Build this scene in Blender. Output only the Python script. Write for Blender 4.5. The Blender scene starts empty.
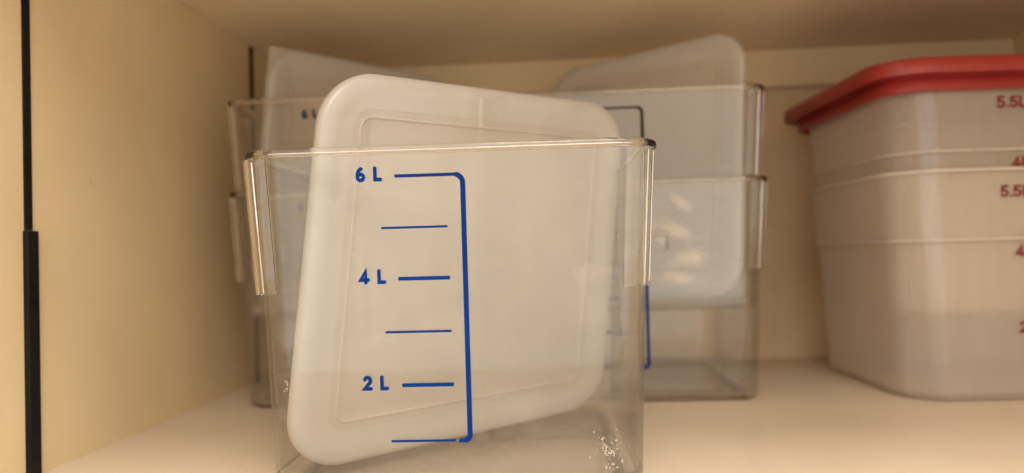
import bpy, bmesh, math, random
from mathutils import Vector, Matrix
random.seed(7)
sc = bpy.context.scene
COL = sc.collection

# ------------------------------------------------------------------ camera
YAW, PITCH, ROLL, CZ = .0764, .0214, -.0273, .1281
f = Vector((-math.sin(YAW)*math.cos(PITCH), math.cos(YAW)*math.cos(PITCH), math.sin(PITCH)))
r = f.cross(Vector((0, 0, 1))).normalized(); u = r.cross(f)
R_ = r*math.cos(ROLL) + u*math.sin(ROLL); U_ = -r*math.sin(ROLL) + u*math.cos(ROLL)
cd = bpy.data.cameras.new('camera'); cam = bpy.data.objects.new('camera', cd); COL.objects.link(cam)
cam.matrix_world = Matrix(((R_.x, U_.x, -f.x, 0), (R_.y, U_.y, -f.y, 0), (R_.z, U_.z, -f.z, CZ), (0, 0, 0, 1)))
cd.sensor_width = 36; cd.lens = 745/1024*36; cd.clip_start = .01; cd.clip_end = 100
cd.dof.use_dof = True; cd.dof.focus_distance = .385; cd.dof.aperture_fstop = 4.6
sc.camera = cam

# ------------------------------------------------------------------ world + lamps
w = bpy.data.worlds.new('World'); sc.world = w; w.use_nodes = True
nt = w.node_tree; bgn = nt.nodes['Background']
tc = nt.nodes.new('ShaderNodeTexCoord'); sp = nt.nodes.new('ShaderNodeSeparateXYZ'); cr = nt.nodes.new('ShaderNodeValToRGB')
mr = nt.nodes.new('ShaderNodeMapRange'); mr.inputs[1].default_value = -1; mr.inputs[2].default_value = 1
nt.links.new(tc.outputs['Generated'], sp.inputs[0]); nt.links.new(sp.outputs['Z'], mr.inputs[0])
nt.links.new(mr.outputs[0], cr.inputs[0]); nt.links.new(cr.outputs[0], bgn.inputs[0])
cr.color_ramp.elements[0].position = .3; cr.color_ramp.elements[0].color = (1, .91, .78, 1)
cr.color_ramp.elements[1].position = .75; cr.color_ramp.elements[1].color = (1, .93, .83, 1)
bgn.inputs[1].default_value = 1.3

def area(name, loc, target, size, size_y, power, col):
    l = bpy.data.lights.new(name, 'AREA'); l.shape = 'RECTANGLE'; l.size = size; l.size_y = size_y
    l.energy = power; l.color = col
    o = bpy.data.objects.new(name, l); COL.objects.link(o); o.location = loc
    o.rotation_euler = (Vector(target)-Vector(loc)).to_track_quat('-Z', 'Y').to_euler()
    return o
area('ceiling_lamp', (.30, -.95, 1.15), (-.15, .6, .1), .9, .6, 11, (1, .89, .76))
area('kitchen_lamp', (.12, -.22, 1.28), (.05, .38, .05), .5, .3, 7, (1, .91, .80))
sc.view_settings.view_transform = 'Standard'; sc.view_settings.look = 'None'
sc.view_settings.exposure = .52; sc.view_settings.gamma = 1
cy = sc.cycles
cy.max_bounces = 24; cy.transmission_bounces = 24; cy.transparent_max_bounces = 64
cy.diffuse_bounces = 6; cy.glossy_bounces = 8; cy.sample_clamp_indirect = 6
cy.caustics_reflective = True; cy.caustics_refractive = True

# ------------------------------------------------------------------ materials
def mat(name):
    m = bpy.data.materials.new(name); m.use_nodes = True; n = m.node_tree
    for x in list(n.nodes): n.nodes.remove(x)
    out = n.nodes.new('ShaderNodeOutputMaterial')
    return m, n, out
def N(n, t, **kw):
    x = n.nodes.new(t)
    for k, v in kw.items():
        x.inputs[k.replace('_', ' ')].default_value = v
    return x
def noise_col(n, scale, c1, c2, detail=4, stretch=None):
    t = n.nodes.new('ShaderNodeTexCoord'); ns = N(n, 'ShaderNodeTexNoise', Scale=scale, Detail=detail)
    src = t.outputs['Object']
    if stretch:
        mp = n.nodes.new('ShaderNodeMapping'); mp.inputs['Scale'].default_value = stretch
        n.links.new(src, mp.inputs[0]); src = mp.outputs[0]
    n.links.new(src, ns.inputs['Vector'])
    c = n.nodes.new('ShaderNodeValToRGB'); c.color_ramp.elements[0].color = (*c1, 1); c.color_ramp.elements[1].color = (*c2, 1)
    c.color_ramp.elements[0].position = .35; c.color_ramp.elements[1].position = .65
    n.links.new(ns.outputs[0], c.inputs[0])
    return c.outputs[0], ns.outputs[0]
def laminate(name, c1, c2, rough=.45, bump=.05, spec=.4):
    m, n, out = mat(name)
    b = N(n, 'ShaderNodeBsdfPrincipled', Roughness=rough); b.inputs['Specular IOR Level'].default_value = spec
    c, ns = noise_col(n, 9, c1, c2, 6)
    # sparse little specks and nicks
    t = n.nodes.new('ShaderNodeTexCoord'); v = N(n, 'ShaderNodeTexVoronoi', Scale=17.0); v.inputs['Randomness'].default_value = 1
    n.links.new(t.outputs['Object'], v.inputs['Vector'])
    rp = n.nodes.new('ShaderNodeValToRGB'); rp.color_ramp.elements[0].position = .02; rp.color_ramp.elements[0].color = (.55, .5, .42, 1)
    rp.color_ramp.elements[1].position = .035; rp.color_ramp.elements[1].color = (1, 1, 1, 1)
    n.links.new(v.outputs['Distance'], rp.inputs[0])
    mx = n.nodes.new('ShaderNodeMix'); mx.data_type = 'RGBA'; mx.blend_type = 'MULTIPLY'; mx.inputs[0].default_value = .3
    n.links.new(c, mx.inputs[6]); n.links.new(rp.outputs[0], mx.inputs[7])
    sc1 = N(n, 'ShaderNodeTexNoise', Scale=7, Detail=9, Distortion=2.2); sc1.inputs['Roughness'].default_value = .7
    mq = n.nodes.new('ShaderNodeMapping'); mq.inputs['Scale'].default_value = (9, 1.1, 1.1); mq.inputs['Rotation'].default_value = (.3, .2, .5)
    n.links.new(t.outputs['Object'], mq.inputs[0]); n.links.new(mq.outputs[0], sc1.inputs['Vector'])
    r3 = n.nodes.new('ShaderNodeValToRGB'); r3.color_ramp.elements[0].position = .30; r3.color_ramp.elements[0].color = (.88, .86, .82, 1)
    r3.color_ramp.elements[1].position = .55; r3.color_ramp.elements[1].color = (1, 1, 1, 1); n.links.new(sc1.outputs[0], r3.inputs[0])
    m3 = n.nodes.new('ShaderNodeMix'); m3.data_type = 'RGBA'; m3.blend_type = 'MULTIPLY'; m3.inputs[0].default_value = .30
    n.links.new(mx.outputs[2], m3.inputs[6]); n.links.new(r3.outputs[0], m3.inputs[7])
    rg = n.nodes.new('ShaderNodeMapRange'); rg.inputs[3].default_value = rough-.12; rg.inputs[4].default_value = rough+.12
    n.links.new(sc1.outputs[0], rg.inputs[0]); n.links.new(rg.outputs[0], b.inputs['Roughness'])
    n.links.new(m3.outputs[2], b.inputs['Base Color'])
    n2 = N(n, 'ShaderNodeTexNoise', Scale=260, Detail=3); bp = N(n, 'ShaderNodeBump', Strength=bump, Distance=.001)
    n.links.new(t.outputs['Object'], n2.inputs['Vector'])
    n.links.new(n2.outputs[0], bp.inputs['Height']); n.links.new(bp.outputs[0], b.inputs['Normal'])
    n.links.new(b.outputs[0], out.inputs[0])
    return m
M = {}
M['panel'] = laminate('cream_laminate', (.69, .545, .335), (.72, .58, .365))
M['ceil'] = laminate('cream_laminate_underside', (.80, .66, .465), (.84, .70, .505))
M['floor'] = laminate('white_laminate', (.58, .485, .37), (.63, .53, .41), rough=.38)
M['back'] = laminate('back_board', (.58, .44, .27), (.67, .52, .34))

def plain(name, col, rough=.5, metal=0, coat=0):
    m, n, out = mat(name)
    b = N(n, 'ShaderNodeBsdfPrincipled', Roughness=rough, Metallic=metal); b.inputs['Specular IOR Level'].default_value = .08
    c, ns = noise_col(n, 60, tuple(x*.85 for x in col), tuple(min(1, x*1.15) for x in col))
    n.links.new(c, b.inputs['Base Color']); n.links.new(b.outputs[0], out.inputs[0])
    return m
M['black'] = plain('black_plastic', (.012, .011, .010), .45)
M['blue'] = plain('blue_ink', (.001, .026, .155), .8)
M['navy'] = plain('dark_blue_ink', (.012, .022, .085), .5)
M['blackink'] = plain('black_ink', (.014, .013, .014), .5)
M['redink'] = plain('red_ink', (.17, .018, .014), .6)


def facing_pow(n, p, base, gain):
    lw = N(n, 'ShaderNodeLayerWeight', Blend=.5)
    pw = n.nodes.new('ShaderNodeMath'); pw.operation = 'POWER'; pw.inputs[1].default_value = p
    n.links.new(lw.outputs['Facing'], pw.inputs[0])
    ma = n.nodes.new('ShaderNodeMath'); ma.operation = 'MULTIPLY_ADD'; ma.inputs[1].default_value = gain; ma.inputs[2].default_value = base
    n.links.new(pw.outputs[0], ma.inputs[0])
    return ma.outputs[0]
def clear_wall(name, tint=(.99, .985, .975), edge=(.62, .60, .56), haze=.011, rough=.04):
    """thin clear polycarbonate sheet: passes light straight, reflects by Fresnel, absorbs more at grazing angles"""
    m, n, out = mat(name)
    tr = n.nodes.new('ShaderNodeBsdfTransparent')
    mc = n.nodes.new('ShaderNodeMix'); mc.data_type = 'RGBA'
    n.links.new(facing_pow(n, 3.5, 0, 1), mc.inputs[0]); mc.inputs[6].default_value = (*tint, 1); mc.inputs[7].default_value = (*edge, 1)
    n.links.new(mc.outputs[2], tr.inputs[0])
    gl = N(n, 'ShaderNodeBsdfGlossy', Roughness=rough); gl.inputs[0].default_value = (1, 1, 1, 1)
    t = n.nodes.new('ShaderNodeTexCoord')
    n2 = N(n, 'ShaderNodeTexNoise', Scale=14, Detail=2); bp = N(n, 'ShaderNodeBump', Strength=.25, Distance=.002)
    n.links.new(t.outputs['Object'], n2.inputs['Vector']); n.links.new(n2.outputs[0], bp.inputs['Height']); n.links.new(bp.outputs[0], gl.inputs['Normal'])
    df = n.nodes.new('ShaderNodeBsdfTranslucent'); df.inputs[0].default_value = (.8, .78, .72, 1)
    d2 = n.nodes.new('ShaderNodeBsdfDiffuse'); d2.inputs[0].default_value = (.8, .78, .72, 1)
    dm = N(n, 'ShaderNodeMixShader', Fac=.5); n.links.new(df.outputs[0], dm.inputs[1]); n.links.new(d2.outputs[0], dm.inputs[2])
    # scuffs: haze varies softly, with fine scratches
    sn = N(n, 'ShaderNodeTexNoise', Scale=22, Detail=8); mp = n.nodes.new('ShaderNodeMapping'); mp.inputs['Scale'].default_value = (6, 6, .7)
    n.links.new(t.outputs['Object'], mp.inputs[0]); n.links.new(mp.outputs[0], sn.inputs['Vector'])
    rr = n.nodes.new('ShaderNodeMapRange'); rr.inputs[1].default_value = .4; rr.inputs[2].default_value = .75
    rr.inputs[3].default_value = haze*.7; rr.inputs[4].default_value = haze*1.9
    n.links.new(sn.outputs[0], rr.inputs[0])
    sm = N(n, 'ShaderNodeTexNoise', Scale=16, Detail=5, Distortion=1.6); n.links.new(t.outputs['Object'], sm.inputs['Vector'])  # broader haze patches: blurred reflections painted in, along with pale scuffs
    s2 = n.nodes.new('ShaderNodeMapRange'); s2.inputs[1].default_value = .60; s2.inputs[2].default_value = .74; s2.inputs[3].default_value = 0; s2.inputs[4].default_value = .08
    n.links.new(sm.outputs[0], s2.inputs[0]); ad = n.nodes.new('ShaderNodeMath'); n.links.new(rr.outputs[0], ad.inputs[0]); n.links.new(s2.outputs[0], ad.inputs[1])
    m1 = n.nodes.new('ShaderNodeMixShader'); ae = n.nodes.new('ShaderNodeMath'); n.links.new(ad.outputs[0], ae.inputs[0]); n.links.new(facing_pow(n, 5, 0, .10), ae.inputs[1]); n.links.new(ae.outputs[0], m1.inputs[0]); n.links.new(tr.outputs[0], m1.inputs[1]); n.links.new(dm.outputs[0], m1.inputs[2])
    m2 = n.nodes.new('ShaderNodeMixShader'); n.links.new(facing_pow(n, 5, .04, .9), m2.inputs[0])
    n.links.new(m1.outputs[0], m2.inputs[1]); n.links.new(gl.outputs[0], m2.inputs[2])
    n.links.new(m2.outputs[0], out.inputs[0])
    return m
def glass(name, col=(1, .995, .99), rough=.025, ior=1.46):
    m, n, out = mat(name)
    b = N(n, 'ShaderNodeBsdfPrincipled', Roughness=rough, IOR=ior); b.inputs['Base Color'].default_value = (*col, 1)
    b.inputs['Transmission Weight'].default_value = 1
    t = n.nodes.new('ShaderNodeTexCoord'); n2 = N(n, 'ShaderNodeTexNoise', Scale=60, Detail=2); bp = N(n, 'ShaderNodeBump', Strength=.08, Distance=.001)
    n.links.new(t.outputs['Object'], n2.inputs['Vector']); n.links.new(n2.outputs[0], bp.inputs['Height']); n.links.new(bp.outputs[0], b.inputs['Normal'])
    n.links.new(b.outputs[0], out.inputs[0])
    return m
def milky(name, col, transp, transl, rough=.35, streak=(1, 1, 1)):
    m, n, out = mat(name)
    c, ns = noise_col(n, 30, tuple(x*.95 for x in col), col, 5, streak)
    d = n.nodes.new('ShaderNodeBsdfDiffuse'); t = n.nodes.new('ShaderNodeBsdfTranslucent'); n.links.new(c, d.inputs[0]); n.links.new(c, t.inputs[0])
    a = N(n, 'ShaderNodeMixShader', Fac=transl); n.links.new(d.outputs[0], a.inputs[1]); n.links.new(t.outputs[0], a.inputs[2])
    tr = n.nodes.new('ShaderNodeBsdfTransparent'); tr.inputs[0].default_value = (.95, .93, .9, 1)
    # clearer looking square on, denser along the edges
    lw = facing_pow(n, 2, 0, 1); mr_ = n.nodes.new('ShaderNodeMapRange'); mr_.inputs[3].default_value = transp; mr_.inputs[4].default_value = transp*.3
    n.links.new(lw, mr_.inputs[0])
    b = n.nodes.new('ShaderNodeMixShader'); n.links.new(mr_.outputs[0], b.inputs[0]); n.links.new(a.outputs[0], b.inputs[1]); n.links.new(tr.outputs[0], b.inputs[2])
    g = N(n, 'ShaderNodeBsdfGlossy', Roughness=rough)
    e = n.nodes.new('ShaderNodeMixShader'); n.links.new(facing_pow(n, 5, .045, .5), e.inputs[0]); n.links.new(b.outputs[0], e.inputs[1]); n.links.new(g.outputs[0], e.inputs[2])
    n.links.new(e.outputs[0], out.inputs[0])
    return m
M['clear'] = clear_wall('clear_polycarbonate')
M['base'] = clear_wall('clear_polycarbonate_base', (.96, .95, .92), (.50, .47, .42), .06)
M['rimclear'] = clear_wall('clear_rim', (.97, .965, .96), (.16, .15, .135), .05, .07)
M['tab'] = clear_wall('clear_tab', (.8, .8, .8), (.3, .28, .25), .50, .1)
M['glass'] = glass('polycarbonate_edge')
def blend(name, a, b_, fac):
    m, n, out = mat(name); grp = []
    mx = N(n, 'ShaderNodeMixShader', Fac=fac)
    for k, src in enumerate((a, b_)):
        mp = {}
        for nd in src.node_tree.nodes:
            if nd.type == 'OUTPUT_MATERIAL': continue
            c_ = n.nodes.new(nd.bl_idname); mp[nd.name] = c_
            for at in ('operation', 'data_type', 'blend_type', 'distribution'):
                if hasattr(nd, at):
                    try: setattr(c_, at, getattr(nd, at))
                    except Exception: pass
            for i, ip in enumerate(nd.inputs):
                if hasattr(ip, 'default_value'):
                    try: c_.inputs[i].default_value = ip.default_value
                    except Exception: pass
        for l in src.node_tree.links:
            if l.to_node.type == 'OUTPUT_MATERIAL':
                n.links.new(mp[l.from_node.name].outputs[0], mx.inputs[1+k]); continue
            oi = list(l.from_node.outputs).index(l.from_socket) if l.from_socket in list(l.from_node.outputs) else 0
            ii = [q.identifier for q in l.to_node.inputs].index(l.to_socket.identifier)
            oi = [q.identifier for q in l.from_node.outputs].index(l.from_socket.identifier)
            n.links.new(mp[l.from_node.name].outputs[oi], mp[l.to_node.name].inputs[ii])
    n.links.new(mx.outputs[0], out.inputs[0]); return m
M['edge'] = blend('moulded_clear_edge', M['rimclear'], M['glass'], .62)
M['base2'] = blend('moulded_clear_base', M['base'], M['glass'], .55)
M['lidrim'] = milky('white_plastic_rim', (.74, .72, .68), .54, .3, .28)
M['lid'] = milky('white_translucent_plastic', (.73, .69, .625), .55, .35, .3)
M['pp'] = milky('milky_polypropylene', (.93, .85, .775), .72, .40, .2, (4, 4, .4))
M['crumb'] = milky('dried_residue', (.80, .76, .68), .45, .3, .5)
M['pprim'] = milky('polypropylene_edge', (.84, .79, .72), .12, .4, .3)
m, n, out = mat('red_plastic'); b = N(n, 'ShaderNodeBsdfPrincipled', Roughness=.38)
c, ns = noise_col(n, 25, (.27, .020, .018), (.32, .027, .023)); n.links.new(c, b.inputs['Base Color'])
b.inputs['Subsurface Weight'].default_value = .0; n.links.new(b.outputs[0], out.inputs[0]); M['red'] = m

# ------------------------------------------------------------------ helpers
def obj(name, bm, m, parent=None, smooth=35):
    me = bpy.data.meshes.new(name)
    bmesh.ops.recalc_face_normals(bm, faces=bm.faces)
    if smooth:
        for fc in bm.faces: fc.smooth = True
        for e in bm.edges:
            if len(e.link_faces) == 2 and e.calc_face_angle(0) > math.radians(smooth): e.smooth = False
    bm.to_mesh(me); bm.free()
    o = bpy.data.objects.new(name, me); COL.objects.link(o); me.materials.append(m)
    if parent: o.parent = parent
    return o
def thing(name, label, cat, loc=(0, 0, 0), rz=0, group=None):
    o = bpy.data.objects.new(name, None); COL.objects.link(o); o.location = loc; o.rotation_euler = (0, 0, rz)
    o.empty_display_size = .02
    o['label'] = label; o['category'] = cat
    if group: o['group'] = group
    return o
def box(bm, x0, x1, y0, y1, z0, z1, bev=0):
    g = bmesh.ops.create_cube(bm, size=1)['verts']
    for v in g: v.co = Vector((x0+(v.co.x+.5)*(x1-x0), y0+(v.co.y+.5)*(y1-y0), z0+(v.co.z+.5)*(z1-z0)))
    if bev:
        es = list({e for v in g for e in v.link_edges})
        bmesh.ops.bevel(bm, geom=es, offset=bev, segments=2, affect='EDGES', profile=.5)
def rsq(h, rad, z=0, seg=8, sub=1):
    rad = min(rad, h); pts = []
    for cx, cy_, a0 in ((h-rad, h-rad, 0), (-h+rad, h-rad, 90), (-h+rad, -h+rad, 180), (h-rad, -h+rad, 270)):
        for k in range(seg+1):
            a = math.radians(a0+90*k/seg); pts.append(Vector((cx+rad*math.cos(a), cy_+rad*math.sin(a), z)))
    if sub > 1:
        res = []
        for i, p in enumerate(pts):
            q = pts[(i+1) % len(pts)]; res.append(p)
            if (q-p).length > h*.5:
                for k in range(1, sub): res.append(p.lerp(q, k/sub))
        pts = res
    return pts
def cham(h, L, z=0, rr=None, seg=5, sub=1):
    """square outline with chamfered corners, each bend lightly rounded"""
    L = min(L, h*.9); rr = L*.95
    base = [(h, -(h-L)), (h, h-L), (h-L, h), (-(h-L), h), (-h, h-L), (-h, -(h-L)), (-(h-L), -h), (h-L, -h)]
    V = [Vector(p) for p in base]; pts = []
    for i in range(8):
        p, a, b_ = V[i], V[i-1], V[(i+1) % 8]; t = rr*math.tan(math.radians(22.5))
        d0 = (a-p).normalized(); d1 = (b_-p).normalized(); c = p+(d0+d1).normalized()*(rr/math.cos(math.radians(22.5)))
        s_ = p+d0*t-c; e_ = p+d1*t-c; a0 = math.atan2(s_.y, s_.x); da = math.radians(45)
        for k in range(seg+1):
            q = a0+da*k/seg; pts.append(Vector((c.x+rr*math.cos(q), c.y+rr*math.sin(q), z)))
    return pts
def loft(bm, rings, close=False, caps=(False, False)):
    vs = [[bm.verts.new(p) for p in rg] for rg in rings]; k = len(vs[0])
    rng = range(len(vs)) if close else range(len(vs)-1)
    for i in rng:
        a, b_ = vs[i], vs[(i+1) % len(vs)]
        for j in range(k): bm.faces.new((a[j], a[(j+1) % k], b_[(j+1) % k], b_[j]))
    if caps[0]: bm.faces.new(vs[0])
    if caps[1]: bm.faces.new(vs[-1])
def arc_profile(pts, loops): return pts

# ------------------------------------------------------------------ the cabinet
def struct(name, bm, m):
    o = obj(name, bm, m, smooth=0); o['kind'] = 'structure'; return o
WX, WY, CH, RX = -.327, .8726, .351, .4985
bm = bmesh.new(); box(bm, WX, RX, .10, WY, -.02, 0); struct('shelf_floor', bm, M['floor'])
bm = bmesh.new(); box(bm, WX, RX, .285, WY, CH, CH+.02, .0008); struct('ceiling', bm, M['ceil'])
bm = bmesh.new(); box(bm, WX-.02, WX, .10, WY+.02, -.25, .75); struct('left_wall', bm, M['panel'])
bm = bmesh.new(); box(bm, RX, RX+.02, .10, WY+.02, -.25, .75); struct('right_wall', bm, M['panel'])
bm = bmesh.new(); box(bm, WX, RX, WY, WY+.015, -.25, .75); struct('back_wall', bm, M['back'])
bm = bmesh.new(); box(bm, WX+.0005, RX-.0005, WY-.012, WY-.0003, CH-.0435, CH-.0005, .0012); struct('back_rail', bm, M['panel'])

def standard(y, wdt, label, z_split=None, wide=0):
    t = thing('shelf_standard', label, 'shelf rail', (WX, y, 0), 0, 'black shelf rails on the left wall')
    bm = bmesh.new()
    if z_split:
        box(bm, -.001, .0012, -wdt/2, wdt/2, z_split, CH-.0006, .0003)
    else:
        box(bm, -.001, .0012, -wdt/2, wdt/2, .0006, CH-.0006, .0003)
    obj('slot_strip', bm, M['black'], t, 0)
    if z_split:
        bm = bmesh.new(); box(bm, -.001, .0034, -wdt/2-.001, -wdt/2+wide, .0006, z_split-.0004, .0007)
        for k in range(9):
            box(bm, .0034, .0040, -.001, .003, .012+k*.016, .016+k*.016)
        obj('edge_cover', bm, M['black'], t, 0)
standard(.4275, .0062, 'long black shelf rail nearest the front on the left wall with a wider lower half', .1495, .0085)
standard(.7535, .0085, 'short looking thin black shelf rail in the far left corner behind the clear containers')

# ------------------------------------------------------------------ clear graduated containers
H = .1862; RIM = .1128
def hw(z): return .1075 - .0067*(1-z/H)
def mk_plate(bm, x0, x1, z0, z1, fy, rad=.0006):
    """flat printed bar on the front face; fy(z) is the face"""
    n_ = 5; pts = []
    for cx, cz, a0 in ((x1-rad, z1-rad, 0), (x0+rad, z1-rad, 90), (x0+rad, z0+rad, 180), (x1-rad, z0+rad, 270)):
        for k in range(n_): a = math.radians(a0+90*k/(n_-1)); pts.append((cx+rad*math.cos(a), cz+rad*math.sin(a)))
    loft(bm, [[Vector((x, fy(z)-d, z)) for x, z in pts] for d in (.0001, .0003)], caps=(True, True))
def _arc(cx, cy, rx, ry, a0, a1, n=14):
    return [(cx+rx*math.cos(math.radians(a0+(a1-a0)*k/n)), cy+ry*math.sin(math.radians(a0+(a1-a0)*k/n))) for k in range(n+1)]
GLYPH = {   # stroke lettering, unit height, advance width last
    '6': ([_arc(.31, .28, .23, .22, 90, 450, 20), _arc(.42, .40, .34, .50, 100, 185, 10)], .72),
    '4': ([[(.62, .28), (.06, .28), (.44, .92), (.44, .08)]], .76),
    '2': ([_arc(.30, .68, .22, .24, 160, -40, 12)+[(.08, .09), (.56, .09)]], .70),
    '5': ([[(.54, .92), (.16, .92), (.12, .54)]+_arc(.30, .33, .24, .25, 125, -150, 14)], .72),
    '.': ([[(.10, .09), (.11, .09)]], .28),
    'L': ([[(.10, .92), (.10, .09), (.50, .09)]], .62),
    ' ': ([], .60)}
def text_mesh(txt, size, fy, x, z, pen=.085, sx=1.0):
    bm = bmesh.new(); X = x; lay = 0
    for ch in txt:
        strokes, adv = GLYPH[ch]
        for st in strokes:
            dense = []
            for i, p in enumerate(st): dense.append(Vector(p))
            hw_ = pen
            def poly(pts2):
                nonlocal lay
                lay += 1; d = .00022+.000004*(lay % 40)
                rg = [[Vector((X+p.x*size*sx, fy(z+p.y*size)-q, z+p.y*size)) for p in pts2] for q in (.0001, d)]
                loft(bm, rg, caps=(True, True))
            L, Rr = [], []
            for i, p in enumerate(dense):
                a_ = dense[max(0, i-1)]; b_ = dense[min(len(dense)-1, i+1)]
                d0 = (p-a_).normalized() if i else (b_-p).normalized(); d1 = (b_-p).normalized() if i < len(dense)-1 else d0
                if (dense[-1]-dense[0]).length < 1e-4 and i in (0, len(dense)-1):
                    d0 = (dense[-1]-dense[-2]).normalized(); d1 = (dense[1]-dense[0]).normalized()
                n0 = Vector((-d0.y, d0.x)); n1 = Vector((-d1.y, d1.x)); nn = (n0+n1).normalized(); k = hw_/max(.45, nn.dot(n0))
                L.append(p+nn*k); Rr.append(p-nn*k)
            lay += 1; d = .00022+.000004*(lay % 40)
            for i in range(len(dense)-1):
                q4 = [L[i], L[i+1], Rr[i+1], Rr[i]]
                bm.faces.new([bm.verts.new(Vector((X+p.x*size*sx, fy(z+p.y*size)-d, z+p.y*size))) for p in q4])
            for e in ((dense[0], dense[-1]) if len(dense) != 21 else ()):
                poly([e+Vector((hw_*math.cos(6.283*k/12), hw_*math.sin(6.283*k/12))) for k in range(12)])
        X += adv*size*sx
    bmesh.ops.remove_doubles(bm, verts=bm.verts, dist=1e-7)
    return bm
LIT = .0281; Z6 = H-.0162
def clear_container(label, loc, rz, ink, residue=False, lug=None, sh=0):
    t = thing('storage_container', label, 'food container', loc, rz, 'clear square food containers')
    # body: one closed shell, outer wall up, inner wall down
    bm = bmesh.new(); th = .0024
    rings = []
    for z, dh, rr in ((.0016, -.016, .010), (0, -.0135, .0105), (0, -.0075, .015), (.0007, -.0045, .0150), (.0022, -.0018, .0165), (.005, -.0003, .0173), (.010, 0, .0175)):
        rings.append(rsq(hw(z)+dh, rr, z, 12))
    z = .010; rings.append(rsq(hw(z)-th, .0175-th, z, 12))
    for z, dh, rr in ((.0065, -.0035, .0140), (.0038, -.007, .0115), (.0030, -.012, .0085)):
        rings.append(rsq(hw(z)+dh, rr, z, 12))
    loft(bm, rings, caps=(True, True)); obj('base', bm, M['base2'], t, 40)
    bm = bmesh.new(); rings = []
    for k in range(8): z = .0103+(H-.0045-.0103)*k/7; rings.append(rsq(hw(z), .0175, z, 12))
    for k in range(8): z = H-.0045-(H-.0045-.0103)*k/7; rings.append(rsq(hw(z)-th, .0175-th, z, 12))
    loft(bm, rings, close=True); obj('body', bm, M['clear'], t, 40)
    # rolled rim
    bm = bmesh.new(); rings = []
    hb = hw(H)
    for dx, z in ((-.0026, H-.0039), (-.0026, H-.0010), (-.0018, H-.0001), (-.0006, H), (RIM-hb-.0012, H-.0004), (RIM-hb-.0003, H-.0010), (RIM-hb, H-.0020),
                  (RIM-hb-.0001, H-.0039), (RIM-hb-.0006, H-.0042), (RIM-hb-.0012, H-.0041), (RIM-hb-.0014, H-.0036), (RIM-hb-.0016, H-.0030), (.0002, H-.0027), (.0, H-.0037)):
        rings.append(rsq(hb+dx, .0175+dx, z, 12))
    loft(bm, rings, close=True); obj('rim', bm, M['glass'], t, 50)
    # stacking flanges wrapped round the four upper corners
    for q in range(4):
        bm = bmesh.new(); ho = RIM-.0026; rad = .0105; leg = .0045; seg = 8; t_ = .0018
        prof = []
        for off in (0, t_):
            rr = rad-off; c0 = ho-rad; line = [Vector((ho-off, c0-leg, 0))]
            for k in range(seg+1):
                a = math.radians(90*k/seg); line.append(Vector((c0+rr*math.cos(a), c0+rr*math.sin(a), 0)))
            line.append(Vector((c0-leg, ho-off, 0))); prof.append(line)
        ring = prof[0]+prof[1][::-1]
        rot = Matrix.Rotation(math.radians(90*q), 3, 'Z')
        z0, z1 = H-.0772, H-.0052
        rings = [[rot @ Vector((p.x*s, p.y*s, z)) for p in ring] for z, s in ((z0, .962), (z0+.0005, .9635), (z1, 1))]
        loft(bm, rings, caps=(True, True)); obj('corner_flange', bm, M['glass'], t, 40)
    fy = lambda z: -hw(z)
    # the printed scale
    bm = bmesh.new(); bw = .00135; xb = .0090; rad = .0045
    path = [(-.0270, Z6)]
    for k in range(7): a = math.radians(90-90*k/6); path.append((xb-rad+rad*math.cos(a), Z6-rad+rad*math.sin(a)))
    zb = Z6-5*LIT+.0002; r2 = .003
    for k in range(6): a = math.radians(0-90*k/5); path.append((xb-r2+r2*math.cos(a), zb+r2+r2*math.sin(a)))
    path.append((xb-.0058, zb))
    def ribbon(path, w_fn):
        L, Rr = [], []
        for i, (x, z) in enumerate(path):
            p0 = path[max(0, i-1)]; p1 = path[min(len(path)-1, i+1)]
            d = Vector((p1[0]-p0[0], p1[1]-p0[1])).normalized(); nn = Vector((-d.y, d.x)); w_ = w_fn(i)
            L.append((x+nn.x*w_, z+nn.y*w_)); Rr.append((x-nn.x*w_, z-nn.y*w_))
        return L, Rr
    L, Rr = ribbon(path, lambda i: .00085 if i < 2 else (bw if i < len(path)-2 else .0010))
    for d in (.0001, .0003):
        pass
    va = [[bm.verts.new((x, fy(z)-d, z)) for x, z in L] for d in (.0001, .0003)]
    vb = [[bm.verts.new((x, fy(z)-d, z)) for x, z in Rr] for d in (.0001, .0003)]
    for i in range(len(path)-1):
        bm.faces.new((va[0][i], va[0][i+1], vb[0][i+1], vb[0][i])); bm.faces.new((va[1][i], vb[1][i], vb[1][i+1], va[1][i+1]))
        bm.faces.new((va[0][i], va[1][i], va[1][i+1], va[0][i+1])); bm.faces.new((vb[0][i], vb[0][i+1], vb[1][i+1], vb[1][i]))
    obj('scale_bracket', bm, M[ink], t, 0).location.x = sh
    for k, (x0, x1, hh) in enumerate(((-.0349, .0004, .00060), (-.0266, .0009, .00100), (-.0344, .0009, .00060), (-.0263, .0012, .00100), (-.0330, .0015, .00060))):
        bm = bmesh.new(); z = Z6-(k+1)*LIT+(.0009, .0020, .0020, .0019, .0004)[k]; mk_plate(bm, x0, x1, z-hh, z+hh, fy, min(.0006, hh*.95)); obj('scale_line', bm, M[ink], t, 0).location.x = sh
    for k, tx in ((0, '6 L'), (2, '4 L'), (4, '2 L')):
        z = Z6-k*LIT+.0009+(0, 0, .0020, 0, .0019)[k]
        bm = text_mesh(tx, .0072, fy, -.0472+k*.0001, z-.0036+.0005, .140, .97); obj('volume_number', bm, M[ink], t, 0).location.x = sh
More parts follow.
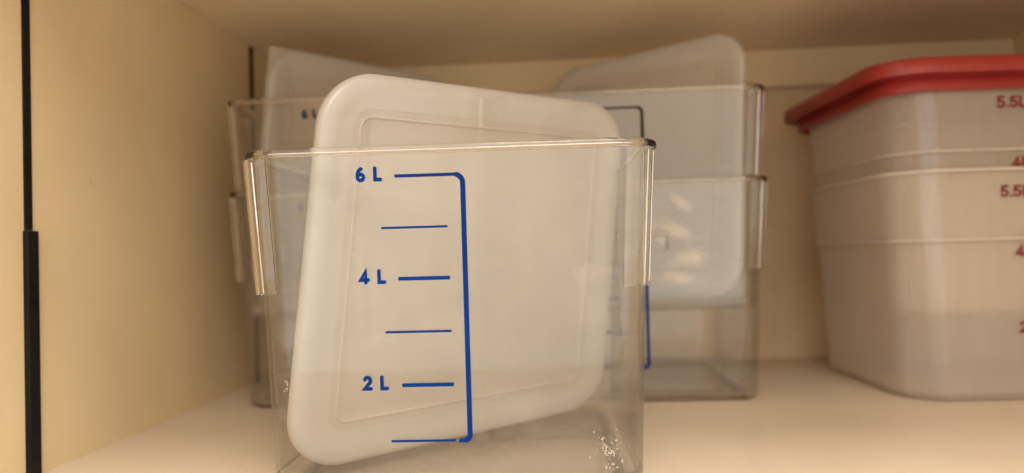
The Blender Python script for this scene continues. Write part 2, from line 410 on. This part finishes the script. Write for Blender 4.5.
    if lug:
        # small moulded pocket on the side
        side, zz = lug
        bm = bmesh.new()
        for (a0, a1, c0, c1) in ((-.008, .008, .0, .0012), (-.008, .008, .012, .0132), (-.008, -.0068, .0012, .012), (.0068, .008, .0012, .012)):
            box(bm, a0+side[0], a1+side[0], side[1]-.0032, side[1]+.0012, zz+c0, zz+c1, .0004)
        obj('moulded_mark', bm, M['tab'], t, 40)
    if residue:
        bm = bmesh.new()
        def fleck(x, z, s):
            k = random.randint(4, 7); a0 = random.random()*6; y = -hw(z)+.0026
            pts = [Vector((x+s*random.uniform(.5, 1.1)*math.cos(a0+6.283*i/k), y, z+s*random.uniform(.5, 1.1)*math.sin(a0+6.283*i/k))) for i in range(k)]
            ang = random.uniform(-.4, .4); pts = [Vector((x+(p.x-x)*random.uniform(.7, 1.1)+(p.z-z)*ang, p.y, p.z)) for p in pts]
            loft(bm, [pts, [p+Vector((0, s*.3, 0)) for p in pts]], caps=(True, True))
        for cx, cz, sx_, sz_, cnt in ((.0860, .0215, .0022, .0018, 46), (.0905, .0235, .0014, .0022, 30), (.0885, .0165, .0030, .0014, 34), (.0830, .0265, .0030, .0012, 12), (.0900, .0105, .0022, .0022, 30), (.0800, .0150, .0030, .0025, 10)):
            for i in range(cnt):
                x = random.gauss(cx-.006, sx_*1.3); z = random.gauss(cz+.004, sz_*1.2)
                if x < .0935 and z > .004: fleck(x, z, random.choice((.00015, .0002, .0003, .0004, .0007)))
        for i in range(16): fleck(random.gauss(-.089, .0008), random.gauss(.060, .003), random.uniform(.0002, .0005))
        o = obj('residue', bm, M['crumb'], t, 0); o['kind'] = 'stuff'
    return t

clear_container('clear square container in front with blue 6 L to 2 L scale and tilted lid', (-.0670, .4935, 0), .030, 'blue', True)
LL = (-.1790, .7185); RR = (.0530, .7285)
clear_container('clear container at back left on the shelf, lower one of the nested pair', (LL[0], LL[1], 0), -.010, 'blue', lug=((-.054, -.1052), .126))
clear_container('clear container at back left with dark 6 L mark, nested in the one below', (LL[0], LL[1], .0785), -.010, 'navy', sh=.0055)
low_centre = clear_container('clear container at back centre on the shelf with blue scale, lower one of its pair', (RR[0], RR[1], 0), .010, 'blue', lug=((.020, -.1052), .126))
clear_container('clear container at back centre with black scale bracket, upper one of its nested pair', (RR[0], RR[1], .0757), .010, 'blackink')

# ------------------------------------------------------------------ white lids, slightly flexed, from four corner points
def white_lid(label, c, tab=False, R0=.031, S=.222):
    """c: corners top-left, top-right, bottom-right, bottom-left as seen from the front"""
    TL, TR, BR, BL = [Vector(p) for p in c]
    ctr = (TL+TR+BR+BL)/4
    low = min(TL.z, BL.z, BR.z)
    base = Vector((((BL+BR)/2).x, ((BL+BR)/2).y, low))
    t = thing('lid', label, 'lid', base, 0, 'white translucent lids standing in the clear containers')
    def P(x, y, h):
        a = (x/S)+.5; b_ = (y/S)+.5
        p = TL*(1-a)*b_+TR*a*b_+BR*a*(1-b_)+BL*(1-a)*(1-b_)
        du = (TR-TL)*b_+(BR-BL)*(1-b_); dv = (TL-BL)*(1-a)+(TR-BR)*a
        nn = du.cross(dv).normalized()      # towards the viewer
        if nn.y > 0: nn = -nn
        return p+nn*h-base
    def rings(prof, bm, close, caps):
        rs = []
        for ins, h in prof:
            rs.append([P(p.x, p.y, h) for p in rsq(S/2-ins, max(R0-ins, .004), 0, 12, 8)])
        loft(bm, rs, close=close, caps=caps)
    T = .0013
    top = [(.0004, -.0085), (0, -.0080), (0, -.0034), (.0004, -.0020), (.0014, -.0009), (.0030, -.0003), (.0060, 0), (.0090, -.0001), (.0105, -.0003), (.0125, -.0007), (.0165, -.0013), (.0195, -.0016)]
    bm = bmesh.new(); bot = [(i+T*.8 if h < -.0004 and i < .002 else i+.0003, h-T if i > .002 else h-.0002) for i, h in top]
    bot[0] = (.0018, -.0085); bot[1] = (.0018, -.0080); bot[2] = (.0018, -.0032); bot[3] = (.0021, -.0024)
    bot[4] = (.0028, -.0018); bot[5] = (.0038, -.0016)
    rings(top+bot[::-1], bm, True, (False, False)); obj('rim', bm, M['lidrim'], t, 50)
    # recessed panel with the fine double bead, plus inner sheet
    pan = [(.0195, -.0016), (.0206, -.0017), (.0211, -.0017), (.0217, -.0018), (.0222, -.0018), (.0228, -.0019), (.0236, -.0019), (.0241, -.0012), (.0247, -.0012), (.0253, -.0020), (.0260, -.0022), (.031, -.0023), (.050, -.0024), (.080, -.0024), (.105, -.0024)]
    back = [(i, h-T) for i, h in pan]
    bm = bmesh.new(); rings(pan+back[::-1], bm, True if False else False, (False, False))
    # close the sheet: outer edge bridge and inner caps
    bm.free(); bm = bmesh.new(); rings(back[::-1][::-1][::-1]+pan, bm, False, (True, True))
    obj('panel', bm, M['lid'], t, 50)
    if tab:
        bm = bmesh.new(); h_ = S/2
        pts = [(-h_+.0004, h_-.030), (-h_+.0002, h_-.003), (-h_+.001, h_-.001), (-h_+.003, h_-.0002), (-h_+.032, h_-.0004), (-h_+.018, h_-.010), (-h_+.009, h_-.018)]
        loft(bm, [[P(x, y, -.0045) for x, y in pts], [P(x, y, -.0062) for x, y in pts]], caps=(True, True)); obj('corner_tab', bm, M['lid'], t, 40)
    return t
LID1 = [[-.1306, .3985, .2330], [.0436, .535, .2297], [.0219, .571, .0100], [-.1580, .4005, .0075]]
white_lid('large white translucent lid leaning in the nearest container, behind the blue scale', LID1)
white_lid('white lid standing in the back left containers, top corner near the far left wall', [[-.2512, .622, .3135], [-.1128, .762, .3068], [-.1391, .786, .0986], [-.2720, .622, .0940]], True)
white_lid('white lid standing in the back centre containers, tall rounded corner rising at its right', [[-.0145, .770, .3130], [.1525, .640, .3140], [.1415, .645, .0845], [-.0180, .790, .0870]])

# ------------------------------------------------------------------ milky boxes with the red lid
PH = .1840; TX, TY, TA = .3560, .713, .0581
def phw(z): return (.1035 if z > .128 else .1015) - .0075*(1-z/PH)
# pale soft-edged patches that paint blurred reflections onto the clear wall
m, n, out = mat('painted_reflection')
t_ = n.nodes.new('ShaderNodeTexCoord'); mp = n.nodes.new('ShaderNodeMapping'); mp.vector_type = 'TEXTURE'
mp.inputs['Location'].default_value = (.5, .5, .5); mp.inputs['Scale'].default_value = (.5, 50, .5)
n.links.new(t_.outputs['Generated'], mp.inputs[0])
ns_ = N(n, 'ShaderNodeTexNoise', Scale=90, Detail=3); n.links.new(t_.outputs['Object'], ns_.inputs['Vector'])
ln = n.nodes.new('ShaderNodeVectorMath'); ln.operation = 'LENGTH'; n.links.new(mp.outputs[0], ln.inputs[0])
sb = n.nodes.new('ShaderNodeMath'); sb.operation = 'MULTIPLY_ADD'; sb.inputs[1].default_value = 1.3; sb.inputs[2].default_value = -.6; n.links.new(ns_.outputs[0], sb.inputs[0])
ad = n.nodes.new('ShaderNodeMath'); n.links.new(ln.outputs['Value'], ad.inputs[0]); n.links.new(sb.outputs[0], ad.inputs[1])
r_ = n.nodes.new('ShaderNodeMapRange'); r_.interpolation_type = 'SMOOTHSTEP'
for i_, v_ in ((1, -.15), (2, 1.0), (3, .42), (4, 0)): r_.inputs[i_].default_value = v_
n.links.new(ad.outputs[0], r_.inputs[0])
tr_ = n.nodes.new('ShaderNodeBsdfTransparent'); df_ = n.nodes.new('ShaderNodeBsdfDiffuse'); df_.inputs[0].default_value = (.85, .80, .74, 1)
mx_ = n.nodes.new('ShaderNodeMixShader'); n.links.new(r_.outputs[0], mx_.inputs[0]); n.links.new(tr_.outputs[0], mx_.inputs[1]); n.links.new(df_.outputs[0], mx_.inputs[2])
n.links.new(mx_.outputs[0], out.inputs[0]); M['reflection_patch'] = m
def reflection_patches(parent, lst):
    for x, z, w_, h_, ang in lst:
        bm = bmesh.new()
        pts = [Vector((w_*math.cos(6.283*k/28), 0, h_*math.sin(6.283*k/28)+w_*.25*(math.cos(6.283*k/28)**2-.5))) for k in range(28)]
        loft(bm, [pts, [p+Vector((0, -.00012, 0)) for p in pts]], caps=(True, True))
        o = obj('reflection_patch', bm, M['reflection_patch'], parent, 0); o.location = (x, -hw(z)-.0006, z); o.rotation_euler = (-.036, math.radians(ang), 0)
reflection_patches(low_centre, ((.038, .167, .017, .0085, 30), (.032, .146, .030, .0090, 20), (.020, .136, .0075, .0080, 0), (.044, .122, .024, .010, -10), (.034, .106, .022, .008, 8)))
def milky_box(label, z0, marks):
    t = thing('storage_box', label, 'food container', (TX, TY, z0), TA, 'milky storage boxes under the red lid')
    bm = bmesh.new(); th = .0020; rings = []
    for z, dh, rr in ((.0015, -.016, .014), (0, -.012, .017), (0, -.007, .021), (.0012, -.0028, .0205), (.0045, -.0005, .0225), (.009, 0, .023)): rings.append(cham(phw(z)+dh, rr, z))
    zs = [.03, .06, .09, .1275, .1285, .15, PH-.003]
    for z in zs: rings.append(cham(phw(z), .023, z))
    for z in [PH-.003, .15, .1290, .1280, .09, .06, .03, .011]: rings.append(cham(phw(z)-th, .023-th, z))
    for z, dh, rr in ((.006, -.0035, .0195), (.0035, -.008, .019), (.0030, -.014, .013)): rings.append(cham(phw(z)+dh, rr, z))
    loft(bm, rings, caps=(True, True)); obj('body', bm, M['pp'], t, 35)
    for nm, zc, hh, wd in (('rim', PH-.0012, .0012, .0030), ('stacking_ridge', .1285, .0007, .0016)):
        bm = bmesh.new(); h0 = phw(zc)+.0001
        prof = [(0, zc-hh), (wd*.8, zc-hh), (wd, zc-hh*.5), (wd, zc+hh*.5), (wd*.8, zc+hh), (-.001 if nm == 'rim' else 0, zc+hh)]
        loft(bm, [cham(h0+dx, .023+dx, z) for dx, z in prof], close=True); obj(nm, bm, M['pprim'], t, 40)
    for tx, x, z in marks:
        bm = text_mesh(tx, .0090, lambda q: -phw(q), x, z, .10, 1.1); obj('volume_number', bm, M['redink'], t, 0)
    return t
milky_box('milky translucent box at right on the shelf, lower one of the nested pair', 0, [('5.5L', -.0250, .1610), ('4L', -.0125, .1140), ('2L', -.0105, .0540)])
milky_box('milky translucent box at right directly under the red lid, nested in another', .070, [('5.5L', -.0250, .1610), ('4L', -.0125, .1140), ('2L', -.0105, .0540)])

t = thing('lid', 'red plastic lid pressed on the upper milky box at the right', 'lid', (TX, TY, .070+PH-.0095), TA)
bm = bmesh.new(); rings = []
for h_, rr, z in ((.1085, .030, .0000), (.1105, .032, .0000), (.1115, .033, .0010), (.1115, .033, .0085), (.1105, .032, .0100), (.1098, .031, .0108),
                  (.1098, .031, .0120), (.1110, .032, .0124)):
    rings.append(rsq(h_, rr, z, 14))
rings2 = [rsq(h_, rr, z, 14) for h_, rr, z in ((.1080, .029, .0124), (.1080, .029, .0005))]
loft(bm, rings+rings2, close=True); obj('skirt', bm, M['red'], t, 40)
bm = bmesh.new()
rings = [rsq(h_, rr, z, 14) for h_, rr, z in ((.100, .022, .0124), (.1180, .036, .0125), (.1210, .0375, .0112), (.1228, .0385, .0118), (.1234, .039, .0150), (.1230, .0385, .0215), (.1210, .037, .0238), (.117, .034, .0248),
         (.112, .030, .0246), (.110, .028, .0215), (.108, .026, .0195), (.06, .02, .0195), (.02, .01, .0195))]
loft(bm, rings, caps=(True, True)); obj('top', bm, M['red'], t, 40)
